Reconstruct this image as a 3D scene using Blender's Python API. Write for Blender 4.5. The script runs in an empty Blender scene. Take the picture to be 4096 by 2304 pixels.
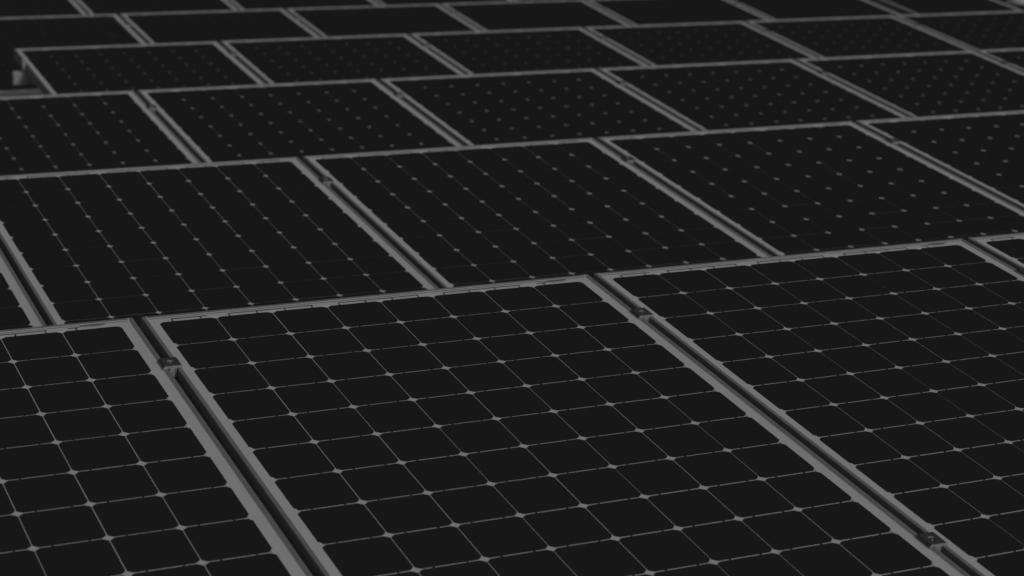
import bpy, bmesh, math, random
from mathutils import Matrix, Vector
random.seed(7)
U = 0.125                       # one solar cell pitch in metres
TAU = math.radians(10.134)      # tilt of every panel row
Q = 1.0058                      # cell pitch along the slope / across it
PITCH = 8.6227                  # panel to panel spacing along a row (cells)
ROWSTEP = math.hypot(16.225, 2.90)   # horizontal row spacing (cells)
XL, XR, YT = -0.222, 8.257, 0.232    # outer edges of a panel (cells)
LIP, LIPH, DEEP = 0.068, 0.025, 0.37
ROOF_Z = -3.45
FLOOR = -0.012                  # depth of the white sheet between the cells
scene = bpy.context.scene
COL = scene.collection

# ------------------------------------------------------------------ materials
def mat(name, col, rough=0.6, metal=0.0, spec=0.3, noise=0.0, nscale=40.0, spots=0.0):
    m = bpy.data.materials.new(name); m.use_nodes = True
    nt = m.node_tree; b = nt.nodes['Principled BSDF']
    b.inputs['Base Color'].default_value = (col, col, col, 1)
    b.inputs['Roughness'].default_value = rough
    b.inputs['Metallic'].default_value = metal
    b.inputs['Specular IOR Level'].default_value = spec
    if noise:
        tc = nt.nodes.new('ShaderNodeTexCoord')
        n = nt.nodes.new('ShaderNodeTexNoise'); n.inputs['Scale'].default_value = nscale
        n.inputs['Detail'].default_value = 6
        r = nt.nodes.new('ShaderNodeMapRange')
        r.inputs['From Min'].default_value = 0.3; r.inputs['From Max'].default_value = 0.7
        r.inputs['To Min'].default_value = col * (1 - noise); r.inputs['To Max'].default_value = col * (1 + noise)
        nt.links.new(tc.outputs['Object'], n.inputs['Vector'])
        nt.links.new(n.outputs['Fac'], r.inputs['Value'])
        out = r.outputs['Result']
        if spots:                       # scattered specks of dirt and scuffs
            n2 = nt.nodes.new('ShaderNodeTexNoise'); n2.inputs['Scale'].default_value = 70
            n2.inputs['Detail'].default_value = 2
            oi = nt.nodes.new('ShaderNodeObjectInfo')
            ad = nt.nodes.new('ShaderNodeVectorMath'); ad.operation = 'ADD'
            nt.links.new(tc.outputs['Object'], ad.inputs[0])
            nt.links.new(oi.outputs['Location'], ad.inputs[1])
            nt.links.new(ad.outputs[0], n2.inputs['Vector'])
            r2 = nt.nodes.new('ShaderNodeMapRange')
            r2.inputs['From Min'].default_value = 0.70; r2.inputs['From Max'].default_value = 0.78
            r2.inputs['To Min'].default_value = 1.0; r2.inputs['To Max'].default_value = 1 - spots
            nt.links.new(n2.outputs['Fac'], r2.inputs['Value'])
            mu = nt.nodes.new('ShaderNodeMath'); mu.operation = 'MULTIPLY'
            nt.links.new(out, mu.inputs[0]); nt.links.new(r2.outputs['Result'], mu.inputs[1])
            out = mu.outputs[0]
        nt.links.new(out, b.inputs['Base Color'])
    return m

M_BACK = mat('white_backsheet', 0.70, 1.0, 0, 0.0, 0.025, 14, 0.12)
M_CELL = mat('black_silicon', 0.0385, 1.0, 0, 0.0)
M_RIB = mat('dark_ribbon', 0.085, 1.0, 0, 0.0, 0.25, 60)
M_ANOD = mat('anodised_aluminium', 0.27, 0.6, 0, 0.15, 0.10, 60, 0.25)
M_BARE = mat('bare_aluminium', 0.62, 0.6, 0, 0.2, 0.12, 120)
M_CLAMP = mat('black_anodised', 0.085, 0.7, 0, 0.1, 0.3, 150)
M_STEEL = mat('stainless_steel', 0.70, 0.42, 1.0, 0.5)
M_RAIL = mat('mill_aluminium', 0.60, 0.55, 0, 0.2, 0.08, 50)
M_CUT = mat('saw_cut_aluminium', 0.42, 0.7, 0, 0.15, 0.2, 150)
M_DARK = mat('dark_matte', 0.10, 1.0, 0, 0.0)
M_INK = mat('printed_ink', 0.11, 1.0, 0, 0.0)
M_ROOF = mat('dark_roof_felt', 0.045, 1.0, 0, 0.0, 0.3, 8)
M_VENT = mat('pale_coated_metal', 0.75, 0.6, 0, 0.2, 0.05, 10)

# ------------------------------------------------------------------ mesh helpers
def boxm(bm, x0, x1, y0, y1, z0, z1, mi=0):
    vs = [bm.verts.new((x * U, y * U, z * U)) for x in (x0, x1) for y in (y0, y1) for z in (z0, z1)]
    for f in ((0, 1, 3, 2), (4, 6, 7, 5), (0, 4, 5, 1), (2, 3, 7, 6), (0, 2, 6, 4), (1, 5, 7, 3)):
        bm.faces.new([vs[i] for i in f]).material_index = mi

def quad(bm, x0, x1, y0, y1, z, mi=0):
    vs = [bm.verts.new((x * U, y * U, z * U)) for x, y in ((x0, y0), (x1, y0), (x1, y1), (x0, y1))]
    bm.faces.new(vs).material_index = mi

def extr(bm, prof, axis, a0, a1, mi=0, capmi=0, org=(0, 0), flip=1, inner=()):
    # extrude a closed profile [(d, z)] along x or y from a0 to a1
    rings = []
    for a in (a0, a1):
        ring = []
        for d, z in prof:
            if axis == 'y': p = (org[0] + flip * d, a, org[1] + z)
            else: p = (a, org[0] + flip * d, org[1] + z)
            ring.append(bm.verts.new([c * U for c in p]))
        rings.append(ring)
    n = len(prof)
    for i in range(n):
        j = (i + 1) % n
        f = bm.faces.new((rings[0][i], rings[0][j], rings[1][j], rings[1][i]))
        f.material_index = 1 if i in inner else mi
    bm.faces.new(rings[0]).material_index = capmi
    bm.faces.new(list(reversed(rings[1]))).material_index = capmi

def lathe(bm, prof, cx=0, cy=0, n=28, mi=0, smooth=True):
    rings = []
    for r, z in prof:
        if r < 1e-6: rings.append([bm.verts.new((cx * U, cy * U, z * U))])
        else: rings.append([bm.verts.new(((cx + r * math.cos(2 * math.pi * i / n)) * U, (cy + r * math.sin(2 * math.pi * i / n)) * U, z * U)) for i in range(n)])
    for a, b in zip(rings, rings[1:]):
        for i in range(n):
            j = (i + 1) % n
            if len(a) == 1 and len(b) == 1: continue
            if len(a) == 1: f = bm.faces.new((a[0], b[j], b[i]))
            elif len(b) == 1: f = bm.faces.new((a[i], a[j], b[0]))
            else: f = bm.faces.new((a[i], a[j], b[j], b[i]))
            f.smooth = smooth; f.material_index = mi

def mesh(name, bm, mats):
    bmesh.ops.recalc_face_normals(bm, faces=bm.faces)
    me = bpy.data.meshes.new(name); bm.to_mesh(me); bm.free()
    for m in mats: me.materials.append(m)
    return me

def part(name, me, parent=None, label=None):
    o = bpy.data.objects.new(name, me); COL.objects.link(o)
    if parent is not None: o.parent = parent
    if label: o['label'] = label
    return o

def copy_tree(o, parent=None):
    c = o.copy(); COL.objects.link(c)
    if parent is not None: c.parent = parent
    for ch in list(o.children): copy_tree(ch, c)
    return c

def tag(o, label, cat, group=None):
    o['label'] = label; o['category'] = cat
    if group: o['group'] = group

ROT = Matrix.Rotation(TAU, 4, 'X')
def world(row, x, y, z):
    # tilted row coordinates (cells) -> world metres
    v = ROT @ Vector((x, y, z)); v.y += ROWSTEP * (row - 1)
    return v * U

# ------------------------------------------------------------------ the solar panel
def rail_profile():
    p = [(0.0, -DEEP)]
    for zr in (-0.30, -0.235, -0.17, -0.105):
        p += [(0.0, zr - 0.012), (-0.008, zr - 0.006), (-0.008, zr + 0.006), (0.0, zr + 0.012)]
    p += [(0.0, LIPH - 0.007), (0.007, LIPH), (LIP - 0.004, LIPH), (LIP, LIPH - 0.004), (LIP, -0.036),
          (0.02, -0.036), (0.02, -DEEP + 0.02), (0.19, -DEEP + 0.02), (0.19, -DEEP)]
    return p
PROF = rail_profile()
INNER = tuple(i for i, p in enumerate(PROF) if p == (LIP, LIPH - 0.004))   # inner face of the lip, coloured paler than its top

def make_panel(ncol, gu=0.0078, gv=0.0210, cx=0.078, cy=0.070):
    """one panel; local origin = cell corner of its upper left cell"""
    xl, xr = XL, XR - 8 + ncol
    yt, yb = YT, -(12 * Q + YT)
    root = bpy.data.objects.new('solar_panel', None); COL.objects.link(root)
    root.empty_display_size = 0.1
    bm = bmesh.new()                                            # laminate: white backsheet under the cells
    g = 0.03
    boxm(bm, xl + g, xr - g, yb + g, yt - g, -0.034, FLOOR)           # sunken field behind the cells
    y12 = -12 * Q
    boxm(bm, xl + g, 0.045, yb + g, yt - g, -0.033, 0.0)                  # raised white border on four sides
    boxm(bm, ncol - 0.045, xr - g, yb + g, yt - g, -0.033, 0.0)
    boxm(bm, 0.0455, ncol - 0.0455, 0, yt - g, -0.032, 0.0)
    boxm(bm, 0.0455, ncol - 0.0455, yb + g, y12, -0.032, 0.0)
    hz = 0.0025
    for i in range(1, ncol):                                           # pale strips between the cell columns
        for j in range(12):
            boxm(bm, i - gu - .001, i + gu + .001, -(j + 1) * Q + gv + cy + .004, -j * Q - gv - cy - .004, FLOOR - .004, hz - 0.0058)
    back = part('backsheet', mesh('backsheet', bm, [M_BACK]), root)
    bm = bmesh.new()                                            # cells with clipped corners and their tabs
    for i in range(ncol):
        for j in range(12):
            j1, j2 = random.uniform(-.0015, .0015), random.uniform(-.0015, .0015)
            x0, x1 = i + gu + j1, i + 1 - gu + j1
            y1, y0 = -j * Q - gv + j2, -(j + 1) * Q + gv + j2
            mx, my = cx * 0.45, cy * 0.45
            pts = [(x0 + cx, y0), (x1 - cx, y0), (x1 - mx, y0 + my), (x1, y0 + cy), (x1, y1 - cy), (x1 - mx, y1 - my),
                   (x1 - cx, y1), (x0 + cx, y1), (x0 + mx, y1 - my), (x0, y1 - cy), (x0, y0 + cy), (x0 + mx, y0 + my)]
            top = [bm.verts.new((x * U, y * U, hz * U)) for x, y in pts]
            bot = [bm.verts.new((x * U, y * U, (FLOOR + .0002) * U)) for x, y in pts]
            bm.faces.new(top)
            for a in range(12):
                b = (a + 1) % 12
                bm.faces.new((bot[a], bot[b], top[b], top[a]))
            for s in (0.255, 0.75):
                if j < 11: boxm(bm, i + s - .009, i + s + .009, -(j + 1) * Q - .036, -(j + 1) * Q + .036, hz - .005, hz - 0.0015)
    part('cell_grid', mesh('cell_grid', bm, [M_CELL]), back)
    # collector ribbons along both ends, joined to the cells by short tabs
    spans = [(0.25, 0.88)] + [(a + .25, a + 1.78) for a in (1, 3, 5) if a + 2 <= ncol] + [(ncol - 0.87, ncol - 0.68)]
    for end in (0, 1):
        for a, b in spans:
            bm = bmesh.new()
            if end == 0: ya, yb_, yc = 0.066, 0.096, -0.034
            else: ya, yb_, yc = -12 * Q - 0.096, -12 * Q - 0.066, -12 * Q + 0.034
            boxm(bm, a, b, ya, yb_, 0.0003, 0.0025)
            for i in range(ncol):
                for s in (0.255, 0.75):
                    u = i + s
                    if a - 0.02 <= u <= b + 0.02:
                        if end == 0: boxm(bm, u - .012, u + .012, yc, ya, 0.0003, 0.0022)
                        else: boxm(bm, u - .012, u + .012, yb_, yc, 0.0003, 0.0022)
            part('ribbon', mesh('ribbon', bm, [M_RIB]), back)
    # printed barcode with its serial number, at the upper right corner
    bm = bmesh.new(); x = ncol - 0.665; rb = random.Random(3)
    while x < ncol - 0.245:
        w = rb.choice((.004, .004, .008, .013)); quad(bm, x, x + w, 0.088, 0.146, 0.0012); x += w + rb.choice((.0035, .0035, .007))
    bar = part('barcode', mesh('barcode', bm, [M_INK]), back)
    cu = bpy.data.curves.new('serial', 'FONT'); cu.body = 'CPM715S424 30243'
    cu.size = 0.042 * U; cu.space_character = 1.05
    to = bpy.data.objects.new('serial', cu); COL.objects.link(to)
    dg = bpy.context.evaluated_depsgraph_get()
    tm = bpy.data.meshes.new_from_object(to.evaluated_get(dg)); bpy.data.objects.remove(to)
    w = max(v.co.x for v in tm.vertices)
    for v in tm.vertices: v.co = Vector(((ncol - 0.585) * U + v.co.x * 0.27 * U / w, 0.048 * U + v.co.y, 0.0014 * U))
    tm.materials.clear(); tm.materials.append(M_INK)
    part('serial_number', tm, back)
    # four aluminium frame rails: the side rails run through, the end rails butt between them
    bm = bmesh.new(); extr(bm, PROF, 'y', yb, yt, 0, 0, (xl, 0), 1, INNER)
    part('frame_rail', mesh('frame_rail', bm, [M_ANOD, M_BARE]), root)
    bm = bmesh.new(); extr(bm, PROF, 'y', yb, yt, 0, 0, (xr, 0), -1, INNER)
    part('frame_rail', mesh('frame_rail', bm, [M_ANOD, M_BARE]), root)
    for y, fl in ((yt, -1), (yb, 1)):
        bm = bmesh.new()
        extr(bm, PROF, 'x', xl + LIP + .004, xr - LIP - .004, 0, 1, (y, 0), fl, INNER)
        ya, yb_ = sorted((y + fl * 0.004, y + fl * (LIP + .002)))
        for xx in (xl + LIP + .002, xr - LIP - .022):            # filed, bare metal joint at each corner
            boxm(bm, xx, xx + .020, ya, yb_, 0.002, LIPH + 0.004, 1)
        ya, yb_ = sorted((y + fl * LIP, y + fl * (LIP + .016)))
        boxm(bm, xl + LIP + .03, xr - LIP - .03, ya, yb_, -0.01, 0.0025, 2)   # thin dark line along the foot of the lip
        part('frame_rail', mesh('frame_rail', bm, [M_ANOD, M_BARE, M_DARK]), root)
    return root

# nearest two rows: wider cell spacing; the rows behind carry tighter cells with smaller clipped corners
PROTO = {1: make_panel(8), 2: make_panel(8, 0.0066, 0.0182, 0.070, 0.065), 3: make_panel(8, 0.0040, 0.0190, 0.070, 0.056),
         4: make_panel(8, 0.0026, 0.0180, 0.061, 0.046), 5: make_panel(8, 0.0023, 0.0170, 0.043, 0.026), 7: make_panel(7, 0.0023, 0.0170, 0.043, 0.026)}
used = set()
ORD = ['first', 'second', 'third', 'fourth', 'fifth', 'sixth', 'seventh', 'eighth']
ROWNAME = {1: 'nearest row', 2: 'second row', 3: 'third row', 4: 'fourth row',
           5: 'fifth row', 6: 'farthest row'}
OFF = {1: 0.0, 2: 0.043, 3: 0.053, 4: -0.66, 5: -0.75, 6: 0.55}
# panels the photograph shows, as indices along their row
SHOWN = {1: [-1, 0, 1, 2], 2: [-1, 0, 1, 2, 3], 3: [0, 1, 2, 3, 4, 5], 4: [1, 2, 3, 4, 5, 6], 5: [1, 2, 3, 4, 5, 6, 7], 6: [1, 2, 3, 4, 5]}
EXTRA = {(1, -1): 'big solar panel in the nearest row, cut off at the lower left',
         (1, 0): 'largest solar panel, filling the bottom centre of the photo',
         (1, 1): 'big solar panel of the nearest row filling the lower right',
         (1, 2): 'solar panel of the nearest row, only its upper corner showing at right',
         (2, -1): 'solar panel of the second row, only a corner showing at the left edge',
         (4, 1): 'solar panel with bare frame side at the open left end of the fourth row',
         (5, 6): 'solar panel of the fifth row, just left of the wide gap at upper right',
         (5, 7): 'narrower solar panel of the fifth row beside the pale roof vent',
         (6, 5): 'last solar panel sliver along the top edge, in the farthest row'}
def panel_x(row, k):
    if row == 5 and k == 7: return 60.22 - XL
    return OFF[row] + k * PITCH
def put_panel(row, k, label, group):
    n = 7 if (row, k) == (5, 7) else min(row, 5)
    if n in used: r = copy_tree(PROTO[n])
    else: r = PROTO[n]; used.add(n)
    jx, jy = random.uniform(-.006, .006), random.uniform(-.012, .012)
    r.location = world(row, panel_x(row, k) + jx, jy, 0)
    r.rotation_euler = (TAU + random.uniform(-.0008, .0008), random.uniform(-.0008, .0008), random.uniform(-.0006, .0006))
    tag(r, label, 'solar panel', group)
    return r
for row in range(1, 7):
    for i, k in enumerate(SHOWN[row]):
        lab = EXTRA.get((row, k)) or 'dark pale-edged solar panel, %s from the left in the %s' % (ORD[i], ROWNAME[row])
        put_panel(row, k, lab, 'tilted solar panels in rows on the roof')

# ------------------------------------------------------------------ mid clamps in the gaps
def make_clamp():
    root = bpy.data.objects.new('mid_clamp', None); COL.objects.link(root); root.empty_display_size = 0.03
    bm = bmesh.new()
    T = [(-.157, .027), (-.157, .046), (-.128, .074), (.128, .074), (.157, .046), (.157, .027), (.056, .027), (.056, -.125),
         (-.056, -.125), (-.056, .027)]
    extr(bm, T, 'y', -.165, .165, 0, 1)
    boxm(bm, .030, .038, -.167, -.164, -.123, .022, 2)           # slit in the cut face
    solid = part('clamp_body', mesh('clamp_body', bm, [M_CLAMP, M_CUT, M_DARK]))
    bm = bmesh.new(); lathe(bm, [(0, .046), (.061, .046), (.061, .09), (0, .09)], mi=1, smooth=False)
    cut = part('bore', mesh('bore', bm, [M_CLAMP, M_BARE]))
    md = solid.modifiers.new('bore', 'BOOLEAN'); md.operation = 'DIFFERENCE'; md.solver = 'EXACT'; md.object = cut
    dg = bpy.context.evaluated_depsgraph_get()
    me = bpy.data.meshes.new_from_object(solid.evaluated_get(dg))
    bpy.data.objects.remove(solid); bpy.data.objects.remove(cut)
    part('clamp_body', me, root)
    bm = bmesh.new()                                            # socket head lying in the bore
    lathe(bm, [(.057, .0462), (.057, .050), (.030, .0515), (.026, .048), (0, .048)], mi=0)
    lathe(bm, [(.014, .0482), (.012, .056), (0, .058)], mi=1)
    part('bolt', mesh('bolt', bm, [M_DARK, M_STEEL]), root)
    bm = bmesh.new()
    lathe(bm, [(.024, -.125), (.024, -DEEP)], n=12)
    part('bolt_shank', mesh('bolt_shank', bm, [M_CLAMP]), root)
    return root
clamp = make_clamp(); cused = False
# (row, panel on the left of the gap, near its upper or lower end)
CL = [(1, -1, 0), (1, 0, 0), (1, 0, 1), (1, 1, 0)]
CL += [(2, k, 0) for k in (0, 1, 2)] + [(2, -1, 1)]
CL += [(3, k, 0) for k in (0, 1, 2, 3, 4)] + [(4, k, 0) for k in (1, 2, 3, 4, 5)]
CL += [(5, k, 0) for k in (1, 2, 3, 4, 5)] + [(6, k, 0) for k in (1, 2, 3)]
CLAB = {(1, -1, 0): 'sharp black mid clamp with bolt in the left gap of the nearest row',
        (1, 0, 0): 'black bolted mid clamp near the top of the nearest row right-hand gap',
        (1, 0, 1): 'black bolted mid clamp by the lower right corner of the photo',
        (1, 1, 0): 'black mid clamp cut off by the right edge of the photo in the nearest row',
        (2, -1, 1): 'mid clamp low in the leftmost gap of the second row at the left edge'}
for row, k, low in CL:
    if cused: c = copy_tree(clamp)
    else: c = clamp; cused = True
    xc = (panel_x(row, k) + XR + panel_x(row, k + 1) + XL) / 2
    v = 10.44 if low else 1.79
    c.location = world(row, xc, -v * Q, 0); c.rotation_euler = (TAU, 0, 0)
    i = SHOWN[row].index(k)
    lab = CLAB.get((row, k, low)) or 'small blurred mid clamp between the %s and %s panels of the %s' % (ORD[i], ORD[i + 1], ROWNAME[row])
    tag(c, lab, 'clamp', 'mid clamps holding neighbouring solar panels')

# ------------------------------------------------------------------ mounting rails under the rows
RP = [(-.15, 0), (.15, 0), (.15, -.23), (-.08, -.23), (-.08, -.35), (.15, -.35), (.15, -.475), (-.15, -.475)]
SP = {1: [(-10, 27)], 2: [(-10, 36)], 3: [(-2, 54)], 4: [(7.27, 60)], 5: [(6, 59.25), (59.95, 68.1)], 6: [(7, 54)]}
for row, spans in SP.items():
    for si, (a, b) in enumerate(spans):
        for low in (0, 1):
            bm = bmesh.new()
            extr(bm, RP, 'x', 0, b - a, 0, 1)
            o = part('mounting_rail', mesh('mounting_rail', bm, [M_RAIL, M_BARE]))
            v = 10.44 if low else 1.79
            o.location = world(row, a, -v * Q, -DEEP - 0.001); o.rotation_euler = (TAU, 0, 0)
            where = 'lower' if low else 'upper'
            if row == 4 and not low: lab = 'aluminium mounting rail whose cut end sticks out left of the fourth row'
            elif row == 5: lab = '%s mounting rail under the fifth row, %s of its wide gap' % (where, 'right' if si else 'left')
            else: lab = '%s mounting rail running under the panels of the %s' % (where, ROWNAME[row])
            tag(o, lab, 'rail', 'mounting rails under the panel rows')

# end clamp holding the open left end of the fourth row
ec = bpy.data.objects.new('end_clamp', None); COL.objects.link(ec); ec.empty_display_size = 0.03
bm = bmesh.new()
E = [(.05, .027), (.05, .05), (-.03, .066), (-.09, .066), (-.12, .03), (-.12, -.15), (-.07, -.20), (-.07, -.365), (-.02, -.365), (-.012, .027)]
extr(bm, E, 'y', -.17, .17, 0, 1)
part('clamp_body', mesh('end_clamp_body', bm, [M_ANOD, M_BARE]), ec)
bm = bmesh.new(); lathe(bm, [(.06, .0745), (.06, .11), (.04, .125), (0, .125)], -.07, 0)
part('bolt', mesh('end_bolt', bm, [M_STEEL]), ec)
ec.location = world(4, OFF[4] + PITCH + XL - 0.004, -1.79 * Q, 0); ec.rotation_euler = (TAU, 0, 0)
tag(ec, 'aluminium end clamp gripping the open left end of the fourth row', 'clamp')

# ------------------------------------------------------------------ supports standing on the roof, hidden under the panels
def make_support():
    r = bpy.data.objects.new('support_frame', None); COL.objects.link(r); r.empty_display_size = 0.1
    def zrail(v): return world(1, 0, -v * Q, -DEEP - 0.478).z / U
    def yrail(v): return world(1, 0, -v * Q, -DEEP - 0.478).y / U
    y0, y1 = yrail(10.44), yrail(1.79)
    bm = bmesh.new(); boxm(bm, -.2, .2, y0 - .6, y1 + .6, 0, .16); part('base_beam', mesh('base_beam', bm, [M_RAIL]), r)
    for v in (10.44, 1.79):
        bm = bmesh.new(); boxm(bm, -.12, .12, yrail(v) - .1, yrail(v) + .1, .162, zrail(v) - ROOF_Z - .01)
        part('post', mesh('post', bm, [M_RAIL]), r)
    return r
sup = make_support(); sused = False
for row in range(1, 7):
    ks = SHOWN[row]
    for k in sorted(set([ks[0], ks[-1]] + ks[::2] + ([6] if row == 5 else []))):
        if sused: s = copy_tree(sup)
        else: s = sup; sused = True
        s.location = Vector(((panel_x(row, k) + 4) * U, ROWSTEP * (row - 1) * U, ROOF_Z * U))
        tag(s, 'aluminium support frame standing on the roof, hidden beneath a solar panel', 'support', 'support frames hidden under the panels')

# ------------------------------------------------------------------ pale roof vent beyond the upper right corner
vent = bpy.data.objects.new('roof_vent', None); COL.objects.link(vent); vent.empty_display_size = 0.1
bm = bmesh.new(); lathe(bm, [(.55, 0), (.55, .05), (.30, .12), (.30, 2.3)]); part('pipe', mesh('vent_pipe', bm, [M_ROOF]), vent)
bm = bmesh.new(); lathe(bm, [(0, 2.30), (.55, 2.30), (.78, 2.36), (.80, 2.5), (.72, 2.85), (.50, 3.10), (.2, 3.2), (0, 3.22)])
part('cap', mesh('vent_cap', bm, [M_VENT]), vent)
vent.location = (72.1 * U, (ROWSTEP * 4 + 0.3) * U, ROOF_Z * U)
tag(vent, 'pale round roof vent cap, blurred, in the extreme upper right corner', 'roof vent')

# ------------------------------------------------------------------ roof
bm = bmesh.new()
s = 2400
vs = [bm.verts.new((x * U, y * U, ROOF_Z * U)) for x, y in ((-s, -s), (s, -s), (s, s), (-s, s))]
bm.faces.new(vs)
roof = part('roof', mesh('roof', bm, [M_ROOF])); roof['kind'] = 'structure'

# ------------------------------------------------------------------ light: pale overcast sky and a soft sun behind the camera
SUN_EL, SUN_AZ = math.radians(33), math.radians(163)       # azimuth clockwise from +Y
w = bpy.data.worlds.new('World'); scene.world = w; w.use_nodes = True
nt = w.node_tree; bg = nt.nodes['Background']
sky = nt.nodes.new('ShaderNodeTexSky'); sky.sky_type = 'NISHITA'; sky.sun_disc = False
sky.sun_elevation = SUN_EL; sky.sun_rotation = SUN_AZ
bw = nt.nodes.new('ShaderNodeRGBToBW')
nt.links.new(sky.outputs['Color'], bw.inputs['Color']); nt.links.new(bw.outputs['Val'], bg.inputs['Color'])
bg.inputs['Strength'].default_value = 0.10
sl = bpy.data.lights.new('sun', 'SUN'); sl.energy = 1.5; sl.angle = math.radians(14)
so = bpy.data.objects.new('sun', sl); COL.objects.link(so)
d = Vector((math.sin(SUN_AZ) * math.cos(SUN_EL), math.cos(SUN_AZ) * math.cos(SUN_EL), math.sin(SUN_EL)))
so.rotation_euler = d.to_track_quat('Z', 'Y').to_euler()

# ------------------------------------------------------------------ camera
R = Matrix(((0.9048530002356695, -0.41879000198240257, 0.07652438960195712),
            (-0.08814362024905276, -0.36014912365715857, -0.9287213311518407),
            (0.4164993999680715, 0.833611146138675, -0.36279568197219847)))
cd = bpy.data.cameras.new('camera'); cam = bpy.data.objects.new('camera', cd); COL.objects.link(cam)
cd.sensor_width = 36; cd.lens = 8011.85 / 4096 * 36; cd.clip_start = 0.05; cd.clip_end = 1000
R3 = ROT.to_3x3()
ax, ay, az = R3 @ R[0], R3 @ (-R[1]), R3 @ (-R[2])
loc = world(1, -8.6085188, -30.43357844, 13.23796593)
cam.matrix_world = Matrix(((ax.x, ay.x, az.x, loc.x), (ax.y, ay.y, az.y, loc.y), (ax.z, ay.z, az.z, loc.z), (0, 0, 0, 1)))
cd.dof.use_dof = True; cd.dof.focus_distance = 33.2 * U; cd.dof.aperture_fstop = 4.8; cd.dof.aperture_blades = 7
scene.camera = cam

scene.view_settings.view_transform = 'Standard'; scene.view_settings.look = 'None'
scene.view_settings.gamma = 1; scene.view_settings.exposure = -1.47
